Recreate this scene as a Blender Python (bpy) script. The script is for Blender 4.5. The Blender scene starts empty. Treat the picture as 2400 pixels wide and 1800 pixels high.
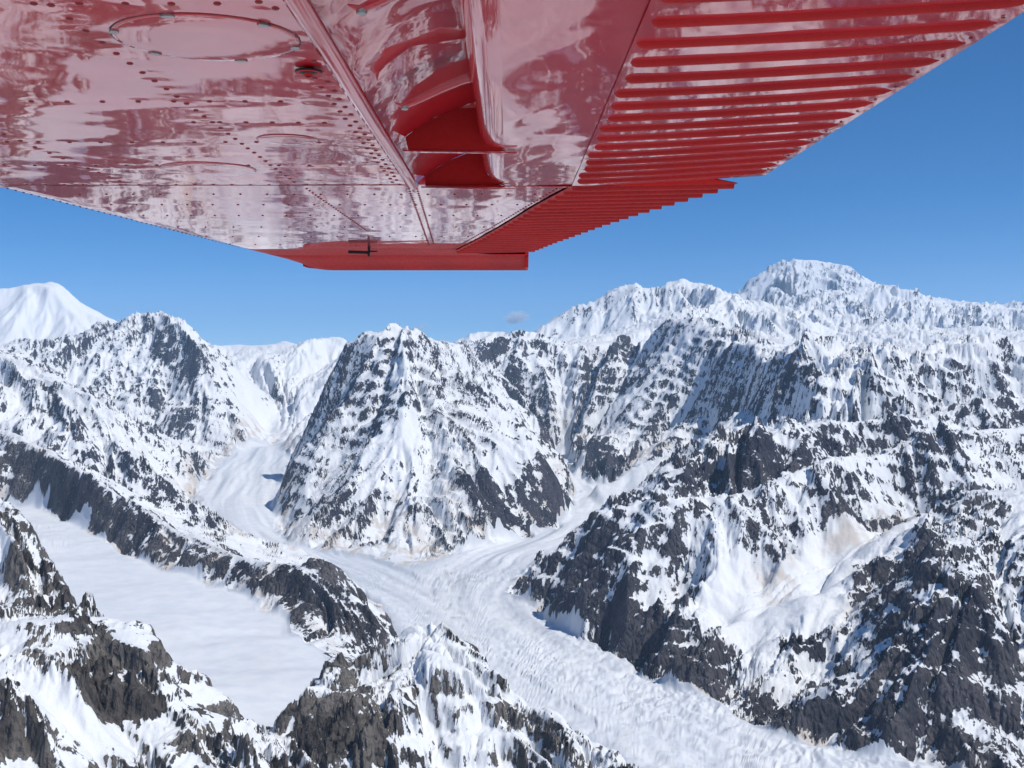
import bpy, bmesh, math, random
import numpy as np
from math import radians, sin, cos, pi, sqrt
from mathutils import Vector, Matrix

random.seed(4)
F = 2700.0            # focal length in pixels of the 2400 x 1800 frame
HZ = 880.0            # row of the true horizon in that frame
sc = bpy.context.scene
C = sc.collection

# ------------------------------------------------------------------ camera
cam_d = bpy.data.cameras.new('camera')
cam_d.sensor_width = 36.0
cam_d.lens = 36.0 * F / 2400.0
cam_d.shift_y = -(900.0 - HZ) / 2400.0
cam_d.clip_start = 0.05
cam_d.clip_end = 200000.0
cam = bpy.data.objects.new('camera', cam_d)
cam.rotation_euler = (radians(90), 0, 0)
C.objects.link(cam)
sc.camera = cam

# ------------------------------------------------------------------ sky, sun, exposure
SUN_DIR = Vector((0.55, -0.27, 0.79)).normalized()      # towards the sun: from the right, fairly high
sun_el = math.asin(SUN_DIR.z)
sun_az = math.atan2(SUN_DIR.x, SUN_DIR.y)              # clockwise from +Y
w = bpy.data.worlds.new('World')
sc.world = w
w.use_nodes = True
nt = w.node_tree
bg = nt.nodes['Background']
sky = nt.nodes.new('ShaderNodeTexSky')
sky.sky_type = 'NISHITA'
sky.sun_disc = False
sky.sun_elevation = sun_el
sky.sun_rotation = sun_az
sky.altitude = 6000.0
sky.air_density = 1.0
sky.dust_density = 0.0
sky.ozone_density = 3.0
hsv = nt.nodes.new('ShaderNodeHueSaturation')
hsv.inputs['Saturation'].default_value = 1.42
nt.links.new(sky.outputs[0], hsv.inputs['Color'])
nt.links.new(hsv.outputs[0], bg.inputs['Color'])
bg.inputs['Strength'].default_value = 0.122
sl = bpy.data.lights.new('sun', 'SUN')
sl.energy = 4.0
sl.angle = radians(0.53)
sl.color = (1.0, 0.96, 0.9)
so = bpy.data.objects.new('sun', sl)
so.rotation_euler = SUN_DIR.to_track_quat('Z', 'Y').to_euler()
C.objects.link(so)
sc.view_settings.view_transform = 'Standard'
sc.view_settings.look = 'None'
sc.view_settings.gamma = 1.0
sc.view_settings.exposure = -0.08
sc.view_settings.use_curve_mapping = False
sc.cycles.max_bounces = 6
sc.cycles.diffuse_bounces = 2
sc.cycles.glossy_bounces = 3
sc.cycles.volume_bounces = 5
sc.cycles.use_denoising = True

# ------------------------------------------------------------------ node helpers
def new_mat(name):
    m = bpy.data.materials.new(name)
    m.use_nodes = True
    t = m.node_tree
    b = t.nodes['Principled BSDF']
    return m, t, b

def nd(t, kind, **kw):
    n = t.nodes.new(kind)
    for k, v in kw.items():
        if k.startswith('i_'):
            n.inputs[k[2:].replace('_', ' ')].default_value = v
        else:
            setattr(n, k, v)
    return n

def math_node(t, op, a, b=None, c=None, clamp=False):
    n = t.nodes.new('ShaderNodeMath')
    n.operation = op
    n.use_clamp = clamp
    for i, v in enumerate((a, b, c)):
        if v is None:
            continue
        if isinstance(v, (int, float)):
            n.inputs[i].default_value = v
        else:
            t.links.new(v, n.inputs[i])
    return n.outputs[0]

def smooth(t, v, lo, hi, a=0.0, b=1.0):
    n = t.nodes.new('ShaderNodeMapRange')
    n.interpolation_type = 'SMOOTHSTEP'
    n.inputs['From Min'].default_value = lo
    n.inputs['From Max'].default_value = hi
    n.inputs['To Min'].default_value = a
    n.inputs['To Max'].default_value = b
    t.links.new(v, n.inputs['Value'])
    return n.outputs[0]

def mixc(t, fac, a, b):
    n = t.nodes.new('ShaderNodeMix')
    n.data_type = 'RGBA'
    for i, v in ((0, fac), (6, a), (7, b)):
        if isinstance(v, (int, float)):
            n.inputs[i].default_value = v
        elif isinstance(v, tuple):
            n.inputs[i].default_value = (*v, 1.0)
        else:
            t.links.new(v, n.inputs[i])
    return n.outputs[2]

def noise_tex(t, vec, scale, detail=2.0, rough=0.5, dist=0.0):
    n = t.nodes.new('ShaderNodeTexNoise')
    n.inputs['Scale'].default_value = scale
    n.inputs['Detail'].default_value = detail
    n.inputs['Roughness'].default_value = rough
    n.inputs['Distortion'].default_value = dist
    t.links.new(vec, n.inputs['Vector'])
    return n.outputs[0]

def tag(o, label=None, cat=None, group=None, kind=None):
    if label: o['label'] = label
    if cat: o['category'] = cat
    if group: o['group'] = group
    if kind: o['kind'] = kind
    return o

#TERRAIN_BEGIN
# ------------------------------------------------------------------ terrain: mountain crests, valley lines and glaciers
def gz(lo, y0, k):                       # glacier surface: level up to y0, then climbing at k
    return lambda Y: lo + k * np.maximum(Y - y0, 0.0)
G_MAIN = gz(-1000.0, 7000.0, 0.05)
G_LEFT = gz(-850.0, 3500.0, 0.06)

def on_glacier(px, py, g):               # where the line of sight through a pixel meets a glacier
    m = (HZ - py) / F
    lo, hi = 500.0, 60000.0
    for _ in range(60):
        mid = 0.5 * (lo + hi)
        if m * mid > g(mid): lo = mid
        else: hi = mid
    return lo

# crests: (mountain, [(px, py, distance)...]); distances in metres
RIDGES = [
 ('far_dome',   [(-300,700,21000),(-100,685,21000),(0,671,21000),(30,664,21000),(60,658,21000),(90,657,21000),(120,663,21000),(150,681,21000),(190,713,21000),(230,740,21000),(270,749,21000),(310,775,21000)]),
 ('left_peak',  [(250,790,15500),(290,758,14800),(340,735,14200),(390,734,14000),(410,745,14000),(440,765,13900),(460,787,13800),(470,808,13600),(490,830,13500),(530,862,13300),(550,910,13000),(565,960,12700),(585,1010,12400)]),
 ('left_peak',  [(390,734,14000),(400,800,13500),(430,880,13000),(440,960,12400),(480,1030,11900)]),
 ('left_spur',  [(-300,800,10800),(-100,810,10400),(0,822,10100),(60,845,9850),(163,898,9400),(240,960,9000),(300,1020,8700),(362,1079,8400),(427,1144,8050)]),
 ('left_spur',  [(60,845,9850),(40,930,9100),(60,985,8600)]),
 ('left_spur',  [(163,898,9400),(190,1000,8750),(240,1080,8250)]),
 ('far_ridge',  [(440,830,18000),(490,814,18000),(540,812,18000),(580,819,18000),(640,820,18000),(665,806,17800),(685,800,17500),(720,814,17500),(745,815,17500),(780,787,17000),(800,787,17000),(830,806,17000),(860,830,17000)]),
 ('far_ridge',  [(780,787,17000),(735,840,15800),(700,900,14500)]),
 ('dark_ridge', [(-300,960,7600),(-100,985,7100),(0,1010,6800),(40,1035,6500),(110,1062,6150),(180,1092,5850),(250,1130,5550),(330,1172,5250),(420,1236,4900),(500,1282,4650),(560,1302,4480),(620,1316,4340),(700,1326,4200),(760,1358,4030),(810,1390,3900),(870,1432,3800),(890,1466,3740),(910,1500,3800)]),
 ('center_peak',[(792,838,9600),(815,806,9500),(840,793,9400),(861,786,9350),(885,777,9300),(908,768,9250),(925,775,9230),(932,763,9200),(945,772,9180),(963,763,9150),(981,781,9150),(1006,787,9300),(1039,798,9500),(1068,789,9700),(1095,800,9900),(1118,832,10300),(1183,870,10600)]),
 ('center_peak',[(963,763,9150),(940,810,8900),(922,860,8650),(934,905,8400),(915,960,8100),(905,1020,7800),(880,1090,7450),(850,1170,7000)]),
 ('center_peak',[(934,905,8400),(1000,960,8200),(1080,1000,8050),(1170,1030,7900),(1256,1047,7800),(1272,1078,7750),(1316,1118,7850)]),
 ('center_peak',[(905,1020,7800),(960,1060,7500),(1010,1130,7200),(1080,1200,6900)]),
 ('center_peak',[(915,960,8100),(800,1010,8300),(740,1070,8200),(700,1150,7800)]),
 ('center_peak',[(1006,787,9300),(1060,860,9400),(1120,950,9500),(1200,1000,9600)]),
 ('small_peak', [(1090,800,15500),(1122,779,15500),(1145,775,15500),(1165,770,15500),(1190,782,15500),(1216,796,15500),(1240,820,15500)]),
 ('wall_peak',  [(1183,830,13000),(1205,800,12900),(1234,785,12700),(1266,779,12700),(1288,793,12700),(1314,811,12700),(1379,808,12700),(1444,811,12600),(1500,792,12300),(1545,765,12000),(1585,750,11700),(1629,739,11500),(1645,745,11400),(1672,784,11000),(1740,820,9900),(1850,845,8300)]),
 ('wall_peak',  [(1640,740,11500),(1628,790,11300),(1612,850,11050),(1590,900,10850),(1540,960,10600),(1475,1010,10450),(1425,1030,10350),(1380,1040,10200),(1357,1056,10050),(1352,1092,9750)]),
 ('wall_peak',  [(1379,808,12700),(1390,860,12350),(1385,900,12100)]),
 ('wall_peak',  [(1266,779,12700),(1255,830,12400)]),
 ('wall_peak',  [(1672,784,11000),(1740,880,9500),(1780,945,8700)]),
 ('cloud_ridge',[(1225,800,20000),(1274,768,20000),(1306,750,20000),(1350,722,20000),(1382,717,20000),(1433,697,20000),(1465,685,20000),(1491,657,20000),(1505,680,20000),(1541,679,20000),(1578,668,20000),(1604,643,20000),(1622,667,20000),(1658,677,20000),(1692,686,20000),(1727,712,20000),(1760,760,19500)]),
 ('cloud_ridge',[(1658,677,20000),(1690,690,17500),(1680,730,16000),(1660,770,15000)]),
 ('great_peak', [(1690,740,35000),(1727,703,35000),(1759,667,35000),(1806,631,35000),(1831,625,35000),(1868,611,35000),(1889,606,35000),(1918,608,35000),(1947,622,35000),(1994,629,35000),(2027,651,35000),(2063,674,35000),(2092,673,35000),(2121,688,34500),(2164,699,34000),(2208,702,33500),(2222,714,33000),(2287,725,32000),(2316,723,32000),(2345,710,32000),(2378,714,32000),(2450,720,32000),(2700,740,32000)]),
 ('great_peak', [(1868,611,35000),(1845,660,33000),(1800,700,31000)]),
 ('great_peak', [(1947,622,35000),(1965,670,32500),(1936,697,30000)]),
 ('great_peak', [(1806,631,35000),(1790,665,34200),(1765,705,33300)]),
 ('great_peak', [(1889,606,35000),(1897,650,34000),(1880,700,33000)]),
 ('great_peak', [(1994,629,35000),(2010,665,34000),(1990,700,33000)]),
 ('great_peak', [(2092,673,35000),(2085,703,33800)]),
 ('cloud_ridge',[(1491,657,20000),(1480,720,19400),(1470,770,19000)]),
 ('cloud_ridge',[(1604,643,20000),(1590,700,19400)]),
 ('cloud_ridge',[(1382,717,20000),(1370,760,19500)]),
 ('cloud_ridge',[(1541,679,20000),(1550,740,19300)]),
 ('far_dome',   [(60,658,21000),(52,730,20200),(60,775,19800)]),
 ('far_dome',   [(190,716,21000),(200,770,19900)]),
 ('near_range', [(1735,760,24000),(1795,733,24500),(1870,728,25000),(1936,697,25500),(2000,692,26000),(2063,683,26500),(2140,705,26000),(2222,725,25000),(2287,738,24000),(2330,740,22000),(2400,755,21500),(2700,770,21000)]),
 ('near_range', [(1936,697,25500),(1985,760,22500),(2000,810,20000)]),
 ('near_range', [(1795,733,24500),(1830,790,21500)]),
 ('near_range', [(2222,725,25000),(2200,790,21000)]),
 ('near_range', [(2330,740,22000),(2300,775,19000)]),
 ('fluted_face',[(1850,845,8300),(1925,880,6900),(1980,862,7000),(2034,845,7150),(2070,830,7300),(2140,832,7450),(2211,833,7580),(2262,804,7800),(2316,782,7980),(2360,793,8050),(2400,806,8100),(2700,830,8300)]),
 ('fluted_face',[(2316,782,7980),(2310,850,7600),(2290,905,7350)]),
 ('fluted_face',[(2034,845,7150),(1965,920,6750),(1920,975,6450)]),
 ('fluted_face',[(2211,833,7580),(2190,900,7220),(2150,960,6950)]),
 ('band_ridge', [(2700,925,7100),(2400,931,6950),(2341,923,6830),(2287,933,6700),(2200,975,6450),(2050,987,6100),(1925,987,5950),(1824,1000,5800),(1760,985,5880),(1737,968,5930),(1690,1000,5700),(1636,1043,5470),(1600,1086,5350),(1545,1140,5330),(1510,1180,5300)]),
 ('right_massif',[(2700,1000,6300),(2400,1010,6150),(2310,1012,6020),(2233,1028,5880),(2099,1043,5540),(2020,1058,5400),(1947,1075,5230),(1853,1119,4980),(1745,1151,4880),(1680,1163,4740),(1600,1172,4620),(1500,1190,4820),(1430,1205,5000),(1390,1222,5150),(1345,1290,5230),(1290,1330,5250)]),
 ('right_massif',[(1660,1166,4700),(1675,1230,4500),(1690,1300,4330)]),
 ('right_massif',[(1500,1190,4820),(1480,1290,4560),(1470,1400,4280)]),
 ('right_massif',[(1853,1119,4980),(1880,1200,4750),(1900,1245,4600)]),
 ('right_massif',[(1690,1300,4330),(1600,1400,4080),(1580,1480,3900)]),
 ('right_peak', [(2700,1120,4800),(2400,1140,4700),(2300,1155,4700),(2262,1152,4720),(2235,1178,4650),(2180,1215,4560),(2130,1255,4450),(2070,1290,4330),(2003,1335,4220),(1985,1400,4060),(1950,1470,3880)]),
 ('right_peak', [(2262,1152,4720),(2230,1230,4150),(2205,1286,3720),(2190,1350,3520),(2130,1420,3360)]),
 ('right_peak', [(2205,1286,3720),(2290,1380,3420),(2370,1460,3220)]),
 ('right_peak', [(2400,1140,4700),(2380,1260,3850)]),
 ('left_foreground',[(-300,1130,3300),(-80,1180,2950),(0,1193,2850),(22,1195,2830),(70,1250,2740),(120,1305,2660),(165,1370,2560),(200,1420,2500),(222,1447,2460)]),
 ('left_foreground',[(-300,1480,2150),(-60,1470,2120),(0,1466,2110),(56,1457,2100),(90,1466,2090),(115,1472,2090),(150,1452,2110),(183,1434,2130),(210,1446,2130),(232,1457,2130),(276,1498,2100),(321,1539,2070),(355,1580,2030),(374,1621,2000),(411,1651,1980),(452,1677,1950),(501,1699,1920),(542,1726,1890),(590,1746,1860),(606,1800,1830)]),
 ('left_foreground',[(232,1457,2130),(205,1530,2030),(185,1600,1960),(180,1680,1890)]),
 ('left_foreground',[(-80,1590,1800),(0,1610,1790),(60,1650,1760),(120,1710,1730),(150,1790,1690)]),
 ('middle_foreground',[(660,1800,2110),(672,1712,2220),(684,1688,2260),(710,1643,2310),(750,1615,2350),(796,1583,2400),(849,1561,2440),(905,1537,2480),(940,1500,2490),(965,1462,2500),(979,1446,2500),(1005,1462,2490),(1032,1475,2470),(1099,1546,2420),(1159,1568,2390),(1192,1602,2360),(1248,1654,2310),(1316,1707,2250),(1372,1755,2200),(1428,1793,2150),(1520,1860,2080)]),
 ('middle_foreground',[(796,1583,2400),(860,1650,2260),(900,1720,2160),(930,1800,2070)]),
 ('middle_foreground',[(618,1800,2120),(630,1740,2150),(639,1708,2160),(650,1745,2150),(664,1800,2130)]),
]
# valley lines, in pixels and distance; they only pull the ground down
VALLEYS = [
 [(-300,905,24000),(0,900,24500),(300,900,24000),(600,905,21000),(900,905,20500),(1150,905,19500),(1240,900,24000)],
 [(-300,905,30000),(300,905,30000),(900,905,30000),(1300,905,30000),(1600,890,27500),(1700,880,27000)],
 [(-300,900,46000),(300,900,46000),(900,900,46000),(1500,900,46000),(2000,890,46000),(2700,890,46000)],
 [(-300,1900,1650),(0,1905,1610),(200,1905,1740),(374,1905,1820),(520,1905,1800),(606,1905,1790)],
 [(640,1905,1900),(760,1905,2020),(900,1905,1980),(980,1905,2080),(1150,1905,2080),(1300,1905,2030),(1500,1960,1980)],
 [(0,1560,1920),(60,1590,1900),(130,1640,1870),(160,1720,1800),(200,1850,1720)],
 [(0,1500,2330),(110,1500,2300),(170,1475,2330),(205,1480,2330)],
 [(606,1840,2250),(612,1760,2450)],
 [(300,830,17500),(360,860,16500),(420,870,16000)],
 [(-300,800,19200),(0,800,19300),(120,800,19300),(230,810,19300),(300,830,18500)],
 [(-300,900,11900),(0,880,11700),(60,880,11500),(163,930,11300),(240,990,11000),(300,1040,10800),(362,1085,10400)],
 [(150,925,13000),(240,965,12500),(300,1000,12200),(400,1042,11900)],
 [(-300,1090,8300),(0,1100,8200),(100,1130,8000),(200,1165,7750),(300,1200,7600),(380,1232,7600)],
 [(-300,1010,7900),(-100,1040,7500),(30,1075,6950),(180,1130,6300),(330,1210,5750),(480,1300,5200),(600,1350,4800),(720,1368,4620),(820,1428,4350)],
 [(560,860,15500),(600,900,14800),(640,960,13800),(625,1010,12900)],
 [(1150,840,12800),(1110,880,11800),(1090,920,11400),(1130,975,10700),(1240,1010,11000)],
 [(1225,825,18500),(1340,835,18600),(1440,840,18600),(1560,810,18400),(1640,790,18000)],
 [(1650,800,22000),(1760,830,22300),(1860,835,22500),(2000,850,22600),(2150,840,22500),(2290,820,20500),(2400,820,20000),(2700,840,20000)],
 [(1700,830,14500),(1850,870,13000),(2000,880,12500),(2200,860,12500),(2400,840,12500),(2700,850,12500)],
 [(1740,745,32600),(1860,742,32400),(1990,712,32000),(2150,730,32000),(2400,745,30500),(2700,760,30500)],
 [(2700,985,7500),(2400,985,7420),(2316,985,7150),(2211,1002,6850),(2050,1016,6480),(1925,1012,6320),(1870,1010,7000),(1820,1000,7800),(1740,1000,8700),(1640,1015,9900),(1560,1030,10300)],
 [(2700,1050,6650),(2400,1052,6450),(2310,1055,6320),(2233,1066,6180),(2099,1082,5840),(2020,1098,5700),(1947,1114,5530),(1853,1156,5280),(1745,1190,5200),(1600,1212,4980),(1500,1225,5120),(1450,1235,5250)],
 [(2700,1180,5550),(2400,1190,5500),(2290,1200,5350),(2180,1225,5150),(2060,1255,4880),(1960,1305,4600),(1890,1360,4330),(1850,1420,4130),(1830,1490,3930),(1815,1560,3760)],
 [(1290,1370,5600),(1345,1340,5620),(1390,1300,5600),(1440,1275,5600),(1490,1245,5650),(1530,1215,5700)],
 [(1760,1300,4480),(1770,1350,4380),(1800,1400,4230)],
 [(2060,1440,3800),(2010,1520,3650),(1950,1600,3500)],
 [(2310,1300,3900),(2350,1360,3700)],
]
# glaciers: outline in pixels on their own surface
G_FALL = gz(-945.0, 8100.0, 0.25)
def outline(pts, g):
    out = []
    for p in pts:
        Z = on_glacier(p[0], p[1], g) if len(p) == 2 else p[2]
        out.append(((p[0]-1200)/F*Z, Z))
    return np.array(out)
GL_MAIN = outline([(412,1238),(442,1205),(470,1140),(505,1090),(545,1060),(585,1045),(620,1038),(660,1045),(690,1085),(668,1130),(655,1172),(652,1240),(690,1276),(780,1295),(870,1312),(925,1327),(990,1328),(1050,1302),(1160,1271),(1300,1236),(1350,1192),(1345,1150),(1315,1110),(1288,1075),(1292,1055,11500),(1330,1052,11500),(1338,1070),(1343,1100),(1380,1132),(1470,1140),(1480,1165),(1428,1205),(1383,1220),(1323,1294),(1248,1324),(1211,1365),(1196,1388),(1248,1414),(1301,1466),(1387,1503),(1472,1544),(1510,1578),(1592,1615),(1675,1634),(1749,1675),(1809,1712),(1936,1742),(2048,1772),(2153,1788),(2300,1830),(2500,1880),(2500,2000),(1500,2000),(1250,1800),(1150,1640),(1010,1600),(960,1560),(925,1525),(900,1440),(850,1385),(780,1335),(700,1300),(600,1285),(500,1258),(440,1235)], G_MAIN)
GL_LEFT = outline([(-200,1175),(-80,1180),(0,1182),(60,1186),(110,1192),(160,1222),(212,1247),(250,1270),(310,1302),(350,1322),(420,1345),(500,1367),(560,1390),(605,1407),(680,1452),(690,1482),(750,1522),(800,1552),(835,1566),(790,1640),(700,1760),(640,1795),(560,1795),(470,1760),(390,1720),(290,1600),(240,1530),(180,1440),(120,1380),(50,1330),(-200,1260)], G_LEFT)

GL_FALL = outline([(1385,1135),(1440,1118),(1485,1078),(1560,1062),(1610,1072),(1560,1110),(1500,1150),(1450,1197),(1420,1192),(1400,1160)], G_FALL)

# ---- coarse solve on a fan grid: u = X / Y, s = log Y
UMAX, S0, S1 = 0.50, math.log(600.0), math.log(60000.0)
def base_solve(nu, ns, init):
    du, ds = 2*UMAX/(nu-1), (S1-S0)/(ns-1)
    U = np.linspace(-UMAX, UMAX, nu); Y = np.exp(np.linspace(S0, S1, ns))
    UU, YY = np.meshgrid(U, Y)
    acc = np.zeros((ns, nu)); cnt = np.zeros((ns, nu)); own = -np.ones((ns, nu), int)
    def draw(pts, idx=None):
        for a, b in zip(pts[:-1], pts[1:]):
            n = int(max(abs(b[0]-a[0])/F/du, abs(math.log(b[2]/a[2]))/ds)*2.0) + 2
            t = np.linspace(0, 1, n)
            Z = a[2] + (b[2]-a[2])*t
            px = ((a[0]-1200)*a[2]*(1-t) + (b[0]-1200)*b[2]*t)/Z + 1200
            z = (HZ-a[1])/F*a[2]*(1-t) + (HZ-b[1])/F*b[2]*t + (0.0022*Z*np.clip(Z/18000-0.4, 0, 1) if idx is not None else 0.0)
            i = np.rint((np.log(Z)-S0)/ds).astype(int); j = np.rint(((px-1200)/F+UMAX)/du).astype(int)
            ok = (i >= 0) & (i < ns) & (j >= 0) & (j < nu)
            np.add.at(acc, (i[ok], j[ok]), z[ok]); np.add.at(cnt, (i[ok], j[ok]), 1.0)
            if idx is not None: own[i[ok], j[ok]] = idx
    for v in VALLEYS: draw(v)
    vm = cnt > 0
    names = []
    for nm, pts in RIDGES:
        if nm not in names: names.append(nm)
    racc, rcnt = acc.copy(), cnt.copy()
    acc[:] = 0; cnt[:] = 0
    for nm, pts in RIDGES: draw(pts, names.index(nm))
    m = cnt > 0
    fixed = np.where(m, acc/np.maximum(cnt, 1), np.where(vm, racc/np.maximum(rcnt, 1), 0.0))
    mask = m | vm
    XX = UU*YY
    for poly, g in ((GL_MAIN, G_MAIN), (GL_FALL, G_FALL), (GL_LEFT, G_LEFT)):
        ins = inside(poly, XX, YY) & ~m
        fixed[ins] = g(YY[ins]); mask |= ins
    mask[-1] = True; fixed[-1] = -700.0
    mask[0] = True; fixed[0] = -900.0
    h = init if init is not None else np.full((ns, nu), -500.0)
    h[mask] = fixed[mask]
    k = (du/ds)**2 / 0.09          # the slopes a hill would have in plan, not in the fan grid
    wy, wx = 1.0, 1.0
    # metric: dX = Y du, dY = Y ds
    wx, wy = 1.0/du**2, 1.0/ds**2
    tot = 2*(wx+wy)
    for it in range(260 if init is not None else 1500):
        p = np.pad(h, 1, mode='edge')
        n = (wx*(p[1:-1, :-2]+p[1:-1, 2:]) + wy*(p[:-2, 1:-1]+p[2:, 1:-1]))/tot
        h = np.where(mask, fixed, h + 1.0*(n-h))
    return h, U, Y, own, names

def inside(poly, X, Y):
    r = np.zeros(X.shape, bool)
    x0, y0 = poly[-1]
    for x1, y1 in poly:
        if y0 != y1:
            c = ((y1 > Y) != (y0 > Y)) & (X < (x0-x1)*(Y-y1)/(y0-y1) + x1)
            r ^= c
        x0, y0 = x1, y1
    return r

def up2(h, ns, nu):
    a = np.linspace(0, h.shape[0]-1, ns); b = np.linspace(0, h.shape[1]-1, nu)
    i = np.minimum(a.astype(int), h.shape[0]-2); j = np.minimum(b.astype(int), h.shape[1]-2)
    fa = (a-i)[:, None]; fb = (b-j)[None, :]
    return (h[i][:, j]*(1-fa)*(1-fb) + h[i+1][:, j]*fa*(1-fb) + h[i][:, j+1]*(1-fa)*fb + h[i+1][:, j+1]*fa*fb)

hb = None
for nu, ns in ((70, 140), (140, 280), (280, 560), (560, 1120)):
    if hb is not None: hb = up2(hb, ns, nu)
    hb, UG, YG, own, NAMES = base_solve(nu, ns, hb)

def blur2(a, n):
    k = np.hanning(n+2)[1:-1]; k /= k.sum()
    a = np.apply_along_axis(lambda r: np.convolve(np.pad(r, n//2, mode='edge'), k, 'valid'), 1, a)
    return np.apply_along_axis(lambda r: np.convolve(np.pad(r, n//2, mode='edge'), k, 'valid'), 0, a)
hb = blur2(hb, 5)

# owner of every cell = nearest crest (spread outwards)
ow = own.copy()
for step in range(400):
    if (ow >= 0).all(): break
    p = np.pad(ow, 1, mode='edge')
    for sl_ in (p[:-2, 1:-1], p[2:, 1:-1], p[1:-1, :-2], p[1:-1, 2:]):
        ow = np.where(ow < 0, sl_, ow)

# ---- noise
def inside_ice(X, Y):                      # ragged margins
    a = np.clip(Y/5000, 0.5, 2.0)
    Xe = X+a*(26*vnoise(X/90, Y/90, 90)+12*vnoise(X/35, Y/35, 91)); Ye = Y+a*(40*vnoise(X/110, Y/110, 92)+16*vnoise(X/40, Y/40, 93))
    return inside(GL_MAIN, Xe, Ye) | inside(GL_FALL, Xe, Ye), inside(GL_LEFT, Xe, Ye)
def blur(a, n, it=1):
    k = np.ones(n)/n
    for _ in range(it):
        a = np.apply_along_axis(lambda r: np.convolve(np.pad(r, n//2, mode='edge'), k, 'valid'), 1, a)
        a = np.apply_along_axis(lambda r: np.convolve(np.pad(r, n//2, mode='edge'), k, 'valid'), 0, a)
    return a
def hash2(ix, iy, k):
    n = (ix.astype(np.int64)*374761393 + iy.astype(np.int64)*668265263 + k*1274126177) & 0xffffffff
    n = ((n ^ (n >> 13)) * 1274126177) & 0xffffffff
    n = (n ^ (n >> 16)) & 0xffffffff
    return (n & 0xffff).astype(np.float32)/65535.0, (n >> 16).astype(np.float32)/65535.0
def vnoise(x, y, k=0):                    # smooth value noise, -1..1
    ix = np.floor(x); iy = np.floor(y); fx = (x-ix).astype(np.float32); fy = (y-iy).astype(np.float32)
    fx = fx*fx*fx*(fx*(fx*6-15)+10); fy = fy*fy*fy*(fy*(fy*6-15)+10)
    ix = ix.astype(np.int64); iy = iy.astype(np.int64)
    a = hash2(ix, iy, k)[0]; b = hash2(ix+1, iy, k)[0]; c = hash2(ix, iy+1, k)[0]; d = hash2(ix+1, iy+1, k)[0]
    return ((a*(1-fx)+b*fx)*(1-fy)+(c*(1-fx)+d*fx)*fy)*2-1
def fbm(x, y, L, n, k=0, gain=0.5):
    s = 0; a = 1.0; t = 0
    for o in range(n):
        s = s + a*vnoise(x/L+17.3*o, y/L-9.1*o, k+o); t += a; a *= gain; L *= 0.5
    return s/t
sg = np.log(YG)
def sample(grid, X, Y):
    fi = np.clip((np.log(Y)-S0)/(S1-S0)*(grid.shape[0]-1), 0, grid.shape[0]-1.001)
    fj = np.clip((X/Y+UMAX)/(2*UMAX)*(grid.shape[1]-1), 0, grid.shape[1]-1.001)
    i = fi.astype(int); j = fj.astype(int); a = fi-i; b = fj-j
    return grid[i, j]*(1-a)*(1-b)+grid[i+1, j]*a*(1-b)+grid[i, j+1]*(1-a)*b+grid[i+1, j+1]*a*b
def blur_box(a, nu_, ns_):
    for _ in range(2):
        for ax, n in ((1, nu_), (0, ns_)):
            p = np.pad(a, [(n//2+1, n//2) if k == ax else (0, 0) for k in (0, 1)], mode='edge')
            c = np.cumsum(p, axis=ax)
            a = (c[:, n:]-c[:, :-n])/n if ax == 1 else (c[n:]-c[:-n])/n
    return a
LEV = (7, 15, 31, 63, 121)
GRG = []                                   # fall line of the smooth ground at five breadths, in plan metres
for n in LEV:
    hs = blur_box(hb, 2*n+1, n)
    hs_s, hs_u = np.gradient(hs, sg, UG)
    GRG.append((hs_u/YG[:, None], (hs_s - hs_u*UG[None, :])/YG[:, None]))
ROUGH = {'fluted_face': 1.35, 'far_dome': 0.4, 'far_ridge': 0.9, 'small_peak': 0.8, 'great_peak': 1.0, 'near_range': 1.3, 'cloud_ridge': 0.9, 'dark_ridge': 0.6, 'center_peak': 0.8}
CREST = np.clip(blur_box((own >= 0).astype(float), 9, 7)*5.0, 0, 1)   # near the drawn crests the big folds stay quiet
rg = blur_box(np.array([ROUGH.get(n, 1.0) for n in NAMES])[ow], 9, 9)

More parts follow.
